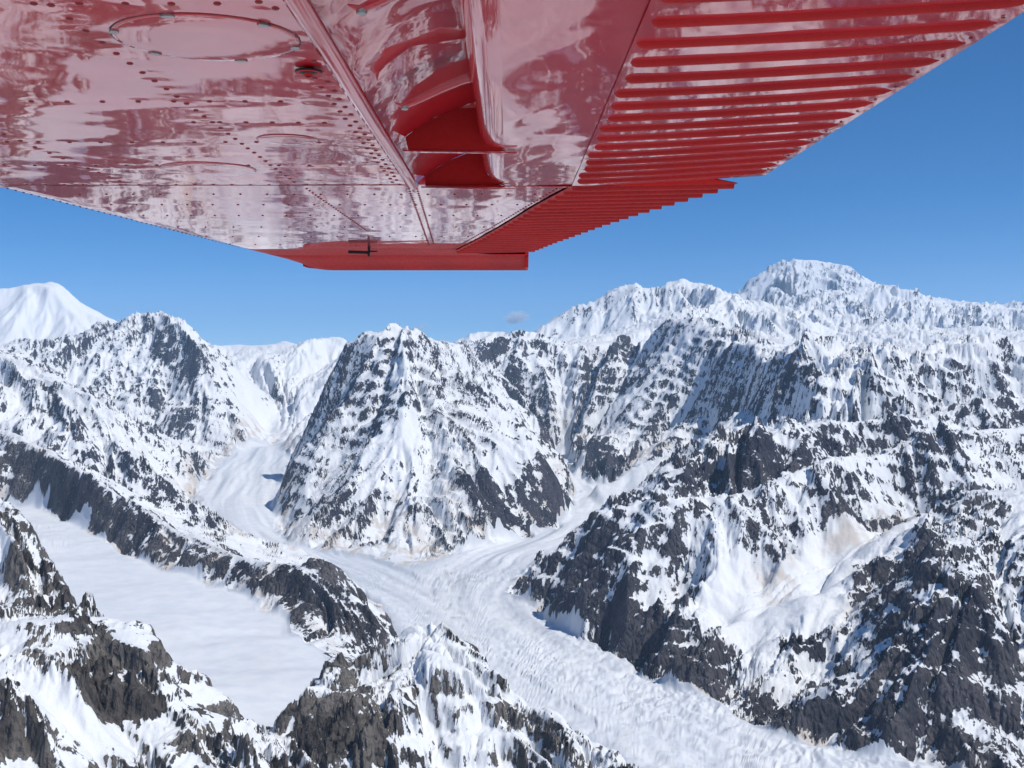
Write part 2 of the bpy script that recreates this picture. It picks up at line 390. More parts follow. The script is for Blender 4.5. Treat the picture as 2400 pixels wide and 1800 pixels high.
def relief(X, Y, H, LAND, waves, crags):
    """gullies and ribs that run down the fall line, coarse to fine"""
    spc = np.maximum(Y*2*UMAX/1000, 2.0)
    H = H + LAND*(fbm(X, Y, 900.0, 3, 5)*45.0*np.clip(Y/9000.0, 0.15, 1.5))
    RG = sample(rg, X, Y); QC = 1-0.8*sample(CREST, X, Y)*np.clip(1.6-Y/18000, 0.35, 1)
    GRD = [(sample(a, X, Y), sample(b, X, Y)) for a, b in GRG]
    RIB = np.zeros_like(H)                 # + on ribs, - in gullies
    AX = np.zeros_like(H); AY = np.zeros_like(H)
    for o, L in enumerate(waves):
        lod = np.clip((L/spc-2.2)/3.0, 0, 1)
        near = np.clip((Y*0.16)/L, 0.0, 1.0) if o <= 2 else 1.0   # the big folds belong to the big far mountains
        lv = np.clip(np.log2(np.maximum(0.55*L/(Y*(S1-S0)/len(YG)), 1)/LEV[0]), 0, len(LEV)-1.001)
        k0 = lv.astype(int); fk = lv-k0
        DX, DY = AX.copy(), AY.copy()
        for q_ in range(len(LEV)):
            wq = np.where(k0 == q_, 1-fk, np.where(k0+1 == q_, fk, 0.0))
            DX += wq*GRD[q_][0]; DY += wq*GRD[q_][1]
        sl = np.hypot(DX, DY)+1e-6
        sx, sy = (-DY/sl).astype(np.float32), (DX/sl).astype(np.float32)   # across the fall line
        Xw = X+vnoise(X/L/2.3, Y/L/2.3, 40+o)*L*0.3; Yw = Y+vnoise(X/L/2.3+50, Y/L/2.3, 60+o)*L*0.3
        cs = 1.8*L
        cx = np.floor(Xw/cs); cy = np.floor(Yw/cs)
        num = np.zeros(H.shape, np.float32); den = np.zeros_like(num); nsn = np.zeros_like(num)
        for a in (-1, 0, 1):
            for b in (-1, 0, 1):
                r1, r2 = hash2((cx+a).astype(np.int64), (cy+b).astype(np.int64), 100+o)
                ddx = (Xw-(cx+a+r1)*cs).astype(np.float32); ddy = (Yw-(cy+b+r2)*cs).astype(np.float32)
                ac = ddx*sx+ddy*sy
                wgt = np.exp(-(ddx*ddx+ddy*ddy)/(1.7*L*L)-ac*ac/(2.0*L*L))
                ph = ac*(2*pi/L)
                num += wgt*np.cos(ph); nsn += wgt*np.sin(ph)
                den += wgt
        den = np.maximum(den, 1e-3)
        g = num/den
        amp = (0.125 if o < 6 else 0.10)*(1+0.3*np.clip(Y/15000-0.6, 0, 1))*L*np.clip((sl-0.03)/0.34, 0, 1.1)*(0.6+0.5*np.clip(vnoise(X/L/5, Y/L/5, 80+o)+0.5, 0, 1))*LAND*near*RG*(QC if o < 4 else 1.0)
        H = H + lod*amp*(g-0.05)
        dd_ = -(nsn/den)*(2*pi/L)*amp*0.75
        AX = AX + dd_*sx; AY = AY + dd_*sy
        RIB = RIB + lod*g*(0.20 if o < 2 else 0.45)*near
    sl = np.hypot(DX, DY)
    for o, L in enumerate(crags):          # broken rock on the steep ground
        lod = np.clip((L/spc-2.0)/2.0, 0, 1)
        H = H + LAND*lod*L*0.22*RG*np.clip(sl-0.22, 0, 0.7)*(1-2*np.abs(vnoise(X/L, Y/L, 130+o)))
    if crags:                              # ledges: tilted beds, patchy
        bed = 0.16*X - 0.05*Y + 80*vnoise(X/700, Y/700, 150) + 26*vnoise(X/170, Y/170, 151)
        for o, P in enumerate((95.0, 47.0, 23.0)):
            lod = np.clip((P/spc-1.8)/2.0, 0, 1)
            msk = np.clip(0.55+1.1*vnoise(X/(9*P), Y/(9*P), 160+o), 0, 1)*np.clip((sl-0.3)/0.4, 0, 1)
            H = H + LAND*lod*RG*msk*(P/(2*pi))*0.74*np.sin((H+bed)*(2*pi/P))
    return H, RIB

# ---- a first coarse pass tells each column of the final mesh where its rows are needed
X1, Y1 = np.meshgrid(UG[::2], YG[::2]); X1 = X1*Y1
h1 = hb[::2, ::2]
i1 = inside_ice(X1, Y1)
h1, _ = relief(X1, Y1, h1, 1-(i1[0] | i1[1]), (1500.0, 820.0, 440.0, 240.0, 130.0), ())
NC, NR = 1000, 1200
vis = h1 / Y1
run = np.maximum.accumulate(vis, axis=0)
dv = np.maximum(np.diff(vis, axis=0), 0.0)
seen = np.exp(-np.maximum(run[1:]-vis[1:], 0.0)/0.012)
dens = dv*seen
dens = np.minimum(dens, np.quantile(dens[dens > 1e-6], 0.97))
dil = dens.copy()                                          # carry the fine rows well over each crest
for k in range(1, 7):
    dil[k:] = np.maximum(dil[k:], dens[:-k]*(1-k/13)); dil[:-k] = np.maximum(dil[:-k], dens[k:]*(1-k/10))
dens = blur_box(dil, 11, 7)
dens = dens/dens.sum(0, keepdims=True) + 0.28/dens.shape[0]
cum = np.vstack([np.zeros((1, dens.shape[1])), np.cumsum(dens, 0)]); cum /= cum[-1:]
S = np.empty((NR, NC))
uc = np.linspace(-UMAX, UMAX, NC)
jc = np.clip(((uc+UMAX)/(2*UMAX)*(cum.shape[1]-1)), 0, cum.shape[1]-1.001)
tt = np.linspace(0, 1, NR)
for c in range(NC):
    j = int(jc[c]); f_ = jc[c]-j
    S[:, c] = np.interp(tt, cum[:, j]*(1-f_)+cum[:, j+1]*f_, sg[::2])
Yv = np.exp(S); Xv = uc[None, :]*Yv
ID = ow[np.clip(np.rint((S-S0)/(S1-S0)*(hb.shape[0]-1)).astype(int), 0, hb.shape[0]-1),
        np.clip(np.rint((Xv/Yv+UMAX)/(2*UMAX)*(hb.shape[1]-1)).astype(int), 0, hb.shape[1]-1)]
IN_MAIN, IN_LEFT = inside_ice(Xv, Yv)
ICE = np.clip(blur((IN_MAIN | IN_LEFT).astype(float), 9, 2)*2-1, 0, 1)   # 0 on rock, 1 well inside the ice
LAND = 1 - blur((IN_MAIN | IN_LEFT).astype(float), 7, 1)
def grad(h):                              # plan gradient on the curvilinear grid
    hi, hj = np.gradient(h); xi, xj = np.gradient(Xv); yi, yj = np.gradient(Yv)
    det = xi*yj - xj*yi
    return (hi*yj-hj*yi)/det, (xi*hj-xj*hi)/det
spc = np.maximum(Yv*2*UMAX/NC, 2.0)
H, RIB = relief(Xv, Yv, sample(hb, Xv, Yv), LAND, (1500.0, 820.0, 440.0, 240.0, 130.0, 70.0, 38.0, 21.0, 11.5), (160.0, 80.0, 40.0, 20.0, 10.0))

# ---- glacier relief: flow stripes, ogives and crevasse fields, built as height
def centreline(pts, g):
    o = outline(pts, g)
    t = np.concatenate([np.linspace(0, 1, 8, endpoint=False)+i for i in range(len(o)-1)]+[[len(o)-1.0]])
    k = np.arange(len(o))
    x = np.interp(t, k, o[:, 0]); y = np.interp(t, k, o[:, 1])
    for _ in range(6):
        x[1:-1] = (x[:-2]+x[1:-1]*2+x[2:])/4; y[1:-1] = (y[:-2]+y[1:-1]*2+y[2:])/4
    return np.stack([x, y], 1)
def flow_coords(line, X, Y):
    best = np.full(X.shape, 1e9); d = np.zeros(X.shape); s_ = np.zeros(X.shape); run_ = 0.0
    for a, b in zip(line[:-1], line[1:]):
        v = b-a; L = np.hypot(*v)
        t = np.clip(((X-a[0])*v[0]+(Y-a[1])*v[1])/L**2, 0, 1)
        ex, ey = X-a[0]-v[0]*t, Y-a[1]-v[1]*t
        q = np.hypot(ex, ey); m = q < best
        best = np.where(m, q, best); d = np.where(m, np.sign(v[0]*ey-v[1]*ex)*q, d); s_ = np.where(m, run_+t*L, s_)
        run_ += L
    return s_, d
CL_R = centreline([(1310,1045),(1345,1090),(1390,1140),(1395,1185),(1340,1240),(1210,1300),(1110,1350),(1085,1420),(1160,1500),(1330,1610),(1560,1730),(1850,1850)], G_MAIN)
CL_L = centreline([(625,1050),(585,1110),(560,1190),(610,1262),(740,1312),(880,1362),(980,1420),(1050,1490),(1140,1560),(1330,1690)], G_MAIN)
def lodw(L, m): return np.clip((L/spc[m]-1.6)/1.6, 0, 1)
m = IN_MAIN
x, y = Xv[m], Yv[m]
sr, dr = flow_coords(CL_R, x, y); sL, dL = flow_coords(CL_L, x, y)
useL = np.abs(dL) < np.abs(dr)*0.8
s_, d_ = np.where(useL, sL, sr), np.where(useL, dL, dr)
calm = np.clip((y-5200)/1600, 0, 1)*(1-inside(GL_FALL, x, y))                       # the lower tongue is the broken one
jit = vnoise(x/400, y/400, 7)*30
g1 = sum(a*vnoise((d_+jit)/L, s_/(L*14), 200+i)*lodw(L, m) for i, (L, a) in enumerate(((150, 9.0), (75, 7.0), (36, 4.5), (20, 2.2))))
cr = sum(a*(1-2*np.abs(vnoise((s_+np.abs(d_)*0.5+55*vnoise(x/170, y/170, 260+i)+20*vnoise(x/50, y/50, 270+i))/L, d_/(L*2.2), 220+i)))*lodw(L, m) for i, (L, a) in enumerate(((70, 3.0), (38, 3.5), (21, 3.0), (12, 2.0))))
lump = sum(a*vnoise(x/L, y/L, 240+i)*lodw(L, m) for i, (L, a) in enumerate(((150, 4.0), (60, 2.6), (28, 2.4), (14, 1.8))))
fld = np.clip(0.6+1.0*vnoise(x/520, y/520, 281), 0.15, 1.3)                 # crevasse fields come and go
H[m] += ICE[m]*(g1*(0.8+0.6*calm) + (cr*fld + 0.75*lump)*(1-0.85*calm)*np.where(useL, 0.5, 0.95) + 0.2*lump)
bandv = 0.5*vnoise((d_+jit)/95, s_/2600, 290) + 0.35*vnoise((d_+jit)/38, s_/1300, 291) + 0.25*vnoise((d_+jit)/17, s_/700, 292)
BAND = np.zeros_like(H); BAND[m] = np.clip(bandv*1.6+0.15, 0, 1)
RIB[m] = -1
m = IN_LEFT
x, y = Xv[m], Yv[m]
H[m] += ICE[m]*(vnoise((x+y*0.3)/420, y/190, 300)*15 + vnoise((x-y*0.4)/230, y/80, 301)*5.0*lodw(60, m) + vnoise(x/70, y/28, 302)*0.9*lodw(28, m))
up = np.clip((y-4300)/800, 0, 1)*np.clip(-x/300-1.5, 0, 1)
H[m] += ICE[m]*up*(1-2*np.abs(vnoise(y/60+x/300, x/200, 305)))*5

# ---- rock or snow: slope, ribs, strata, and where the photographed faces are bare
def hit(px, py):
    u = (px-1200)/F; mm = (HZ-py)/F
    c = int(np.clip(round((u+UMAX)/(2*UMAX)*(NC-1)), 0, NC-1))
    v = H[:, c]/Yv[:, c]
    k = np.argmax(v >= mm)
    if v.max() < mm: k = int(np.argmax(v))
    return Xv[k, c], Yv[k, c]
BARE = [
 (0.58, [(0,1040),(40,1048),(110,1078),(180,1108),(330,1188),(500,1286),(620,1316),(700,1322),(800,1388),(870,1430),(912,1500),(832,1560),(750,1520),(690,1480),(680,1450),(605,1405),(500,1365),(350,1320),(310,1300),(212,1245),(110,1190),(30,1150)]),
 (1.2, [(228,1476),(276,1512),(355,1595),(372,1628),(389,1666),(374,1692),(299,1696),(232,1677),(179,1662),(187,1584),(213,1516)]),
 (0.45, [(60,1360),(130,1400),(190,1390),(215,1435),(180,1440),(110,1465),(0,1458),(0,1400)]),
 (0.45, [(0,1660),(60,1660),(120,1715),(100,1760),(130,1800),(0,1800)]),
 (0.3, [(380,1700),(560,1742),(580,1790),(400,1800),(330,1760)]),
 (0.5, [(50,1475),(100,1485),(120,1540),(115,1600),(60,1580)]),
 (-0.8, [(125,1560),(180,1600),(170,1665),(300,1705),(330,1760),(230,1760),(130,1700),(60,1620),(40,1570)]),
 (1.2, [(688,1700),(720,1655),(800,1597),(845,1582),(875,1620),(908,1662),(920,1710),(875,1763),(822,1785),(740,1800),(700,1780)]),
 (0.2, [(1140,1610),(1250,1685),(1400,1792),(1300,1800),(1180,1700)]),
 (-0.49, [(979,1462),(1060,1515),(1120,1620),(1000,1600),(930,1545)]),
 (0.6, [(1390,1226),(1440,1218),(1510,1255),(1510,1300),(1440,1350),(1350,1420),(1300,1455),(1250,1408),(1205,1382),(1230,1345),(1320,1298)]),
 (0.72, [(1300,1460),(1360,1410),(1440,1380),(1560,1450),(1640,1520),(1680,1560),(1800,1600),(1900,1640),(2000,1650),(2150,1700),(2300,1725),(2400,1760),(2400,1800),(2150,1785),(2048,1770),(1936,1740),(1809,1710),(1749,1673),(1675,1632),(1592,1613),(1510,1576),(1472,1542),(1387,1501)]),
 (0.7, [(1670,1500),(1760,1515),(1750,1590),(1680,1570)]),
 (0.9, [(1825,1510),(1880,1475),(1940,1480),(1940,1510),(1880,1525)]),
 (0.42, [(2048,1442),(2198,1450),(2400,1500),(2400,1740),(2270,1715),(2050,1680),(2010,1630),(2050,1520)]),
 (0.25, [(2010,1332),(2180,1232),(2300,1182),(2400,1200),(2400,1450),(2250,1420),(2200,1380),(2090,1420),(2000,1390)]),
 (0.15, [(1500,1205),(1700,1185),(1850,1155),(2000,1200),(1900,1240),(1850,1270),(1760,1290),(1700,1290),(1650,1290),(1600,1350),(1530,1320)]),
 (-1.2, [(1690,1305),(1760,1345),(1830,1350),(1900,1270),(2000,1212),(2190,1195),(2100,1250),(1995,1330),(1960,1450),(1930,1470),(1800,1500),(1830,1570),(1740,1530),(1640,1480),(1640,1400)]),
 (0.48, [(1824,1006),(1980,1005),(2106,995),(2229,1010),(2229,1025),(2099,1040),(1944,1065),(1918,1036)]),
 (0.45, [(1636,1083),(1745,1042),(1853,1047),(1925,1065),(1853,1113),(1745,1137),(1672,1145),(1600,1151),(1600,1090)]),
 (0.9, [(1356,1046),(1440,1034),(1480,1060),(1440,1115),(1382,1125),(1348,1092)]),
 (0.35, [(1245,786),(1285,790),(1314,815),(1379,813),(1386,840),(1487,813),(1541,833),(1487,905),(1415,942),(1397,905),(1342,855),(1234,833)]),
 (0.9, [(1115,803),(1190,799),(1195,815),(1150,835),(1120,825)]),
 (0.7, [(1835,846),(1870,850),(1915,862),(1918,885),(1880,882),(1840,868)]),
 (0.6, [(1672,800),(1700,800),(1735,822),(1740,838),(1680,840)]),
 (0.6, [(2211,838),(2270,842),(2290,872),(2250,868)]),
 (0.6, [(2350,880),(2400,900),(2400,928),(2360,920)]),
 (0.6, [(1082,1104),(1125,1104),(1198,1144),(1252,1115),(1306,1122),(1350,1175),(1320,1230),(1250,1250),(1190,1265),(1110,1180)]),
 (0.12, [(700,1090),(740,1080),(720,1160),(800,1180),(780,1290),(700,1275),(655,1245),(660,1150)]),
 (0.10, [(800,834),(915,785),(920,860),(860,930),(780,990),(720,1010),(705,965)]),
 (-0.4, [(905,1015),(960,955),(1010,1010),(1100,1040),(1240,1052),(1200,1110),(1100,1090),(960,1090),(900,1080)]),
 (0.4, [(369,782),(434,797),(470,815),(517,898),(470,905),(459,862),(398,855),(347,833)]),
 (0.4, [(300,960),(420,950),(470,970),(480,1010),(400,990),(310,980)]),
 (0.4, [(340,1110),(420,1142),(445,1170),(420,1215),(350,1190)]),
 (-0.6, [(540,870),(600,860),(660,960),(690,1050),(580,1040),(560,960)]),
 (0.9, [(557,915),(600,902),(640,905),(665,935),(620,935),(560,925)]),
]
BIAS = {'far_dome': -0.5, 'far_ridge': -0.6, 'great_peak': 0.05, 'near_range': -0.35, 'cloud_ridge': -0.3, 'fluted_face': -0.35, 'left_peak': -0.08,
        'left_spur': -0.10, 'center_peak': -0.10, 'wall_peak': -0.10, 'right_massif': -0.06, 'right_peak': 0.0, 'band_ridge': -0.02, 'dark_ridge': 0.05, 'left_foreground': -0.05, 'middle_foreground': -0.15}
tab = np.array([BIAS.get(n, 0.0) for n in NAMES])
bias = tab[ID]
soft = np.zeros_like(H)
for v_, pl in BARE:
    pw = np.array([hit(*p) for p in pl])
    lo, hi = pw.min(0), pw.max(0)
    box = (Xv > lo[0]) & (Xv < hi[0]) & (Yv > lo[1]) & (Yv < hi[1])
    r_, c_ = np.where(box)
    if len(r_) == 0: continue
    r0, r1, c0, c1 = max(r_.min()-12, 0), r_.max()+13, max(c_.min()-12, 0), c_.max()+13
    sub = inside(pw, Xv[r0:r1, c0:c1], Yv[r0:r1, c0:c1]).astype(float)
    bias[r0:r1, c0:c1] += (v_*0.88 if v_ > 0 else v_)*blur(sub, 7, 2)
    if v_ < -0.5: soft[r0:r1, c0:c1] = np.maximum(soft[r0:r1, c0:c1], blur(sub, 9, 2))
H = H*(1-0.8*soft) + blur(H, 13, 2)*0.8*soft                # deep snow lies smooth in the bowls
gx, gy = grad(H)
slope = np.hypot(gx, gy)
Hs = blur(H, 15, 1)
n1 = fbm(Xv, Yv, 260.0, 4, 400, 0.6); n2 = fbm(Xv, Yv, 60.0, 3, 420, 0.6)
strata = np.sin((H + 0.25*Xv + 40*vnoise(Xv/500, Yv/500, 430))*(2*pi/85.0))*np.clip(60.0/spc-1, 0, 1)
ROCK = bias + 0.62*(np.clip(slope, 0, 1.8)-0.85) + 0.42*np.clip(RIB, -1.3, 1.3) + 0.38*n1 + 0.42*n2 + 0.16*strata - 0.40
ROCK = np.where(ROCK > 0, 0.44*np.tanh(ROCK/0.44), ROCK)
ROCK = np.where(IN_MAIN | IN_LEFT, -1.5, ROCK)
ROCK = ROCK*(1-ICE) - 1.5*ICE
FRESH = np.clip(blur((IN_MAIN | IN_LEFT).astype(float), 25, 2)*LAND*4.0, 0, 1) + np.where(IN_MAIN, BAND, 0)        # foot of the slopes, where grit gathers on the snow

for pl in ([(1745,1310),(1800,1352),(1850,1300),(1872,1332),(1850,1400),(1800,1422)], [(1950,1225),(2100,1192),(2200,1200),(2100,1242),(1990,1292),(1900,1290)],
           [(1960,1440),(2060,1380),(2040,1425),(1950,1482)], [(1010,1130),(1060,1140),(1120,1225),(1165,1268),(1080,1262)], [(860,1190),(930,1150),(1000,1280),(960,1315),(900,1300)]):
    pw = np.array([hit(*p) for p in pl])
    FRESH = np.maximum(FRESH, blur(inside(pw, Xv, Yv).astype(float), 9, 2)*0.95)

# ---- one mesh object for every mountain and glacier
REG = np.where(IN_MAIN, len(NAMES), np.where(IN_LEFT, len(NAMES)+1, ID))
fr = REG[:-1, :-1]
idx = np.arange(NR*NC).reshape(NR, NC)
quads = np.stack([idx[:-1, :-1], idx[:-1, 1:], idx[1:, 1:], idx[1:, :-1]], -1).reshape(-1, 4)
fr = fr.reshape(-1)
CO = np.stack([Xv, Yv, H], -1).reshape(-1, 3).astype(np.float32)

def grid_object(name, co, q, attrs, mat):
    me = bpy.data.meshes.new(name)
    me.vertices.add(len(co)); me.vertices.foreach_set('co', co.ravel())
    me.loops.add(len(q)*4); me.loops.foreach_set('vertex_index', q.ravel().astype(np.int32))
    me.polygons.add(len(q)); me.polygons.foreach_set('loop_start', np.arange(0, len(q)*4, 4, dtype=np.int32))
    me.update(calc_edges=True)
    me.polygons.foreach_set('use_smooth', np.ones(len(q), bool))
    for k_, v_ in attrs.items():
        a = me.attributes.new(k_, 'FLOAT', 'POINT'); a.data.foreach_set('value', v_.astype(np.float32))
    me.materials.append(mat)
    o = bpy.data.objects.new(name, me); C.objects.link(o)
    return o

def mountain_material():
    m, t, b = new_mat('snow_and_rock')
    pos = nd(t, 'ShaderNodeNewGeometry').outputs['Position']
    at = nd(t, 'ShaderNodeAttribute', attribute_name='rock').outputs['Fac']
    gr = nd(t, 'ShaderNodeAttribute', attribute_name='grit').outputs['Fac']
    mp = nd(t, 'ShaderNodeMapping'); mp.inputs['Scale'].default_value = (1, 1, 0.45)
    t.links.new(pos, mp.inputs['Vector'])
    nA = noise_tex(t, mp.outputs[0], 1/26.0, 3.0, 0.62)
    nB = noise_tex(t, mp.outputs[0], 1/120.0, 3.0, 0.6)
    nC = noise_tex(t, mp.outputs[0], 1/9.0, 3.0, 0.65)
    r = math_node(t, 'ADD', at, math_node(t, 'MULTIPLY', math_node(t, 'SUBTRACT', nA, 0.5), 1.5))
    r = math_node(t, 'ADD', r, math_node(t, 'MULTIPLY', math_node(t, 'SUBTRACT', nC, 0.5), 1.15))
    fac = smooth(t, r, -0.05, 0.08)
    tn = nd(t, 'ShaderNodeAttribute', attribute_name='warm').outputs['Fac']
    cold = mixc(t, smooth(t, nB, 0.35, 0.68), (0.034, 0.036, 0.052), (0.078, 0.075, 0.090))
    warm = mixc(t, smooth(t, nB, 0.32, 0.66), (0.056, 0.050, 0.047), (0.195, 0.176, 0.155))
    rock_a = mixc(t, tn, cold, warm)
    rock_b = mixc(t, smooth(t, nA, 0.55, 0.8, 0, 0.6), rock_a, (0.17, 0.155, 0.14))
    rock = mixc(t, smooth(t, nC, 0.30, 0.52, 0.75, 0.0), rock_b, (0.018, 0.017, 0.021))
    grit = math_node(t, 'MULTIPLY', gr, smooth(t, nB, 0.42, 0.62))
    snow = mixc(t, grit, (0.80, 0.82, 0.84), (0.60, 0.55, 0.50))
    t.links.new(mixc(t, fac, snow, rock), b.inputs['Base Color'])
    b.inputs['Roughness'].default_value = 0.85
    b.inputs['Specular IOR Level'].default_value = 0.15
    bm_ = nd(t, 'ShaderNodeBump'); bm_.inputs['Strength'].default_value = 0.85; bm_.inputs['Distance'].default_value = 7.0
    vor = nd(t, 'ShaderNodeTexVoronoi', feature='DISTANCE_TO_EDGE'); vor.inputs['Scale'].default_value = 1/22.0
    t.links.new(mp.outputs[0], vor.inputs['Vector'])
    crag = math_node(t, 'ADD', math_node(t, 'MULTIPLY', nC, 1.1), math_node(t, 'MULTIPLY', smooth(t, vor.outputs['Distance'], 0.0, 0.35), 1.0))
    crag = math_node(t, 'MULTIPLY', fac, math_node(t, 'ADD', crag, math_node(t, 'MULTIPLY', nA, 1.6)))
    t.links.new(math_node(t, 'ADD', math_node(t, 'MULTIPLY', nA, 0.7), crag), bm_.inputs['Height'])
    t.links.new(bm_.outputs[0], b.inputs['Normal'])
    return m
def ice_material():
    m, t, b = new_mat('glacier_snow')
    pos = nd(t, 'ShaderNodeNewGeometry').outputs['Position']
    nA = noise_tex(t, pos, 1/60.0, 4.0, 0.6); nB = noise_tex(t, pos, 1/9.0, 3.0, 0.6)
    gb = nd(t, 'ShaderNodeAttribute', attribute_name='grit').outputs['Fac']
    ice = mixc(t, smooth(t, nA, 0.35, 0.7), (0.80, 0.82, 0.84), (0.72, 0.755, 0.80))
    t.links.new(mixc(t, math_node(t, 'MULTIPLY', gb, 0.75), ice, (0.52, 0.56, 0.62)), b.inputs['Base Color'])
    b.inputs['Roughness'].default_value = 0.8
    b.inputs['Specular IOR Level'].default_value = 0.2
    bm_ = nd(t, 'ShaderNodeBump'); bm_.inputs['Strength'].default_value = 0.25; bm_.inputs['Distance'].default_value = 2.0
    t.links.new(nB, bm_.inputs['Height']); t.links.new(bm_.outputs[0], b.inputs['Normal'])
    return m
M_MT, M_ICE = mountain_material(), ice_material()
LABELS = {
 'far_dome': 'smooth rounded snow dome against the sky at the left edge',
 'left_peak': 'flat-topped peak with banded rock and snow, beside the left snow dome',
 'left_spur': 'rock-flecked snow slopes descending to the left arm of the glacier',
 'far_ridge': 'distant pure white ridge seen in the gap left of the central peak',
 'dark_ridge': 'long low dark rock ridge between the smooth snowfield and the glacier',
 'center_peak': 'large jagged central peak standing where two glacier arms meet',
 'small_peak': 'small distant white-capped peak just right of the central peak',
 'wall_peak': 'steep ridge with a blue shaded left wall below the far cloudy crest',
 'cloud_ridge': 'distant pale crest with two small pointed tops left of the highest mountain',
 'great_peak': 'highest, most distant mountain with a broad summit on the right',
 'near_range': 'pale snowy range in front of the highest mountain',
 'fluted_face': 'ridge with long fluted snow faces on the far right',
 'band_ridge': 'ridge crossed by dark horizontal rock bands on the right',
 'right_massif': 'dark rocky massif rising from the right bank of the main glacier',
 'right_peak': 'dark speckled rocky peak at the lower right edge with a shaded left side',
 'left_foreground': 'nearest craggy rock and snow ridge at the lower left corner',
 'middle_foreground': 'near pointed snow peak with a grey rock wall at the bottom',
}
WARM = {'left_foreground': 1.0, 'middle_foreground': 0.9, 'dark_ridge': 0.45, 'right_peak': 0.2, 'right_massif': 0.15}
rock_f, grit_f = ROCK.ravel(), FRESH.ravel()
warm_f = np.array([WARM.get(n, 0.0) for n in NAMES])[ID].ravel()
def emit(k, name, label, mat, q):
    used, inv = np.unique(q, return_inverse=True)
    o = grid_object(name, CO[used], inv.reshape(-1, 4), {'rock': rock_f[used], 'grit': grit_f[used], 'warm': warm_f[used]}, mat)
    tag(o, label, kind='structure')
    return o
for k, nm in enumerate(NAMES):
    q = quads[fr == k]
    if len(q): emit(k, 'mountain', LABELS[nm], M_MT, q)
emit(-1, 'glacier', 'wide crevassed glacier curving between the peaks, fed by two arms', M_ICE, quads[fr == len(NAMES)])
emit(-1, 'snowfield', 'smooth white snowfield basin behind the near left ridge', M_ICE, quads[fr == len(NAMES)+1])

# ---- the rest of the country, outside the view: snowy hills all round
def surround():
    co, q, rk = [], [], []
    th_edge = math.atan(UMAX)
    n_t = 420
    ths = np.linspace(th_edge, 2*pi-th_edge, n_t)          # clockwise from +Y
    rs = np.exp(np.linspace(math.log(250.0), math.log(60000.0/cos(th_edge)), 240))
    T, Rr = np.meshgrid(ths, rs)
    X = Rr*np.sin(T); Y = Rr*np.cos(T)
    right = np.interp(np.log(rs*cos(th_edge)), S[:, -1], H[:, -1]); left = np.interp(np.log(rs*cos(th_edge)), S[:, 0], H[:, 0])
    a = (T-th_edge)/(2*pi-2*th_edge)
    e = np.clip(a*8, 0, 1); e2 = np.clip((1-a)*8, 0, 1)
    hills = -900 + 650*np.clip(fbm(X, Y, 5200.0, 5, 500, 0.5)+0.15, 0, 1)*np.clip(Rr/3000, 0.15, 3) - 60*np.clip(1500/Rr, 0, 2)
    h = right[:, None]*(1-e) + hills*np.minimum(e, e2) + left[:, None]*(1-e2)
    n = fbm(X, Y, 500.0, 4, 520, 0.6)
    h += (120*n + 70*(1-2*np.abs(fbm(X, Y, 1100.0, 5, 560, 0.55))))*np.clip(Rr/6000, 0.1, 1)*np.clip(6*np.minimum(e, e2), 0, 1)
    co = np.stack([X, Y, h], -1).reshape(-1, 3).astype(np.float32)
    ix = np.arange(X.size).reshape(X.shape)
    q = np.stack([ix[:-1, :-1], ix[1:, :-1], ix[1:, 1:], ix[:-1, 1:]], -1).reshape(-1, 4)[:, ::-1]
    o = grid_object('terrain', co, q, {'rock': (0.55*n+0.5*fbm(X, Y, 130.0, 3, 580, 0.6)-0.18).ravel(), 'grit': np.zeros(X.size), 'warm': np.zeros(X.size)}, M_MT)
    tag(o, 'snowy hills all around beyond the view', kind='structure')
    # the ground right below the aircraft
    k = 64
    gx_ = np.linspace(-700, 700, k); GX, GY = np.meshgrid(gx_, np.linspace(-700, 700, k))
    gh = -1000 + 30*fbm(GX, GY, 300.0, 3, 540)
    ix = np.arange(k*k).reshape(k, k)
    q = np.stack([ix[:-1, :-1], ix[:-1, 1:], ix[1:, 1:], ix[1:, :-1]], -1).reshape(-1, 4)
    o = grid_object('ground', np.stack([GX, GY, gh], -1).reshape(-1, 3).astype(np.float32), q, {}, M_ICE)
    tag(o, 'snow-covered ground below the aircraft', kind='structure')
surround()
#TERRAIN_END
#WING_BEGIN
# ------------------------------------------------------------------ the aircraft wing (right wing seen from the cabin)
def w3(x, y, z=0.0):                       # chord (aft +), span (outboard +), height -> world
    return (x - y*10.0/F, y, 0.45 + y*0.0333 + z)

def paint(name, col, rough, coat, coat_r, scale=0.0):
    m, t, b = new_mat(name)
    pos = nd(t, 'ShaderNodeNewGeometry').outputs['Position']
    n = noise_tex(t, pos, 3.0, 4.0, 0.6)
    n2 = noise_tex(t, pos, 60.0, 3.0, 0.6)
    dark = tuple(c*0.80 for c in col)
    t.links.new(mixc(t, smooth(t, n, 0.35, 0.7), col, dark), b.inputs['Base Color'])
    b.inputs['Roughness'].default_value = rough
    b.inputs['IOR'].default_value = 1.5
    b.inputs['Specular IOR Level'].default_value = 0.08
    b.inputs['Coat Weight'].default_value = coat
    b.inputs['Coat IOR'].default_value = 1.6
    t.links.new(smooth(t, n2, 0.3, 0.8, coat_r, coat_r*2.5), b.inputs['Coat Roughness'])
    return m
def plain(name, col, rough, metal=0.0):
    m, t, b = new_mat(name)
    pos = nd(t, 'ShaderNodeNewGeometry').outputs['Position']
    n = noise_tex(t, pos, 25.0, 3.0, 0.6)
    t.links.new(mixc(t, n, col, tuple(c*0.6 for c in col)), b.inputs['Base Color'])
    b.inputs['Roughness'].default_value = rough
    b.inputs['Metallic'].default_value = metal
    return m
M_RED = paint('red_gloss_paint', (0.58, 0.013, 0.024), 0.4, 1.0, 0.022)
M_RED2 = paint('red_worn_paint', (0.50, 0.022, 0.022), 0.6, 0.12, 0.2)
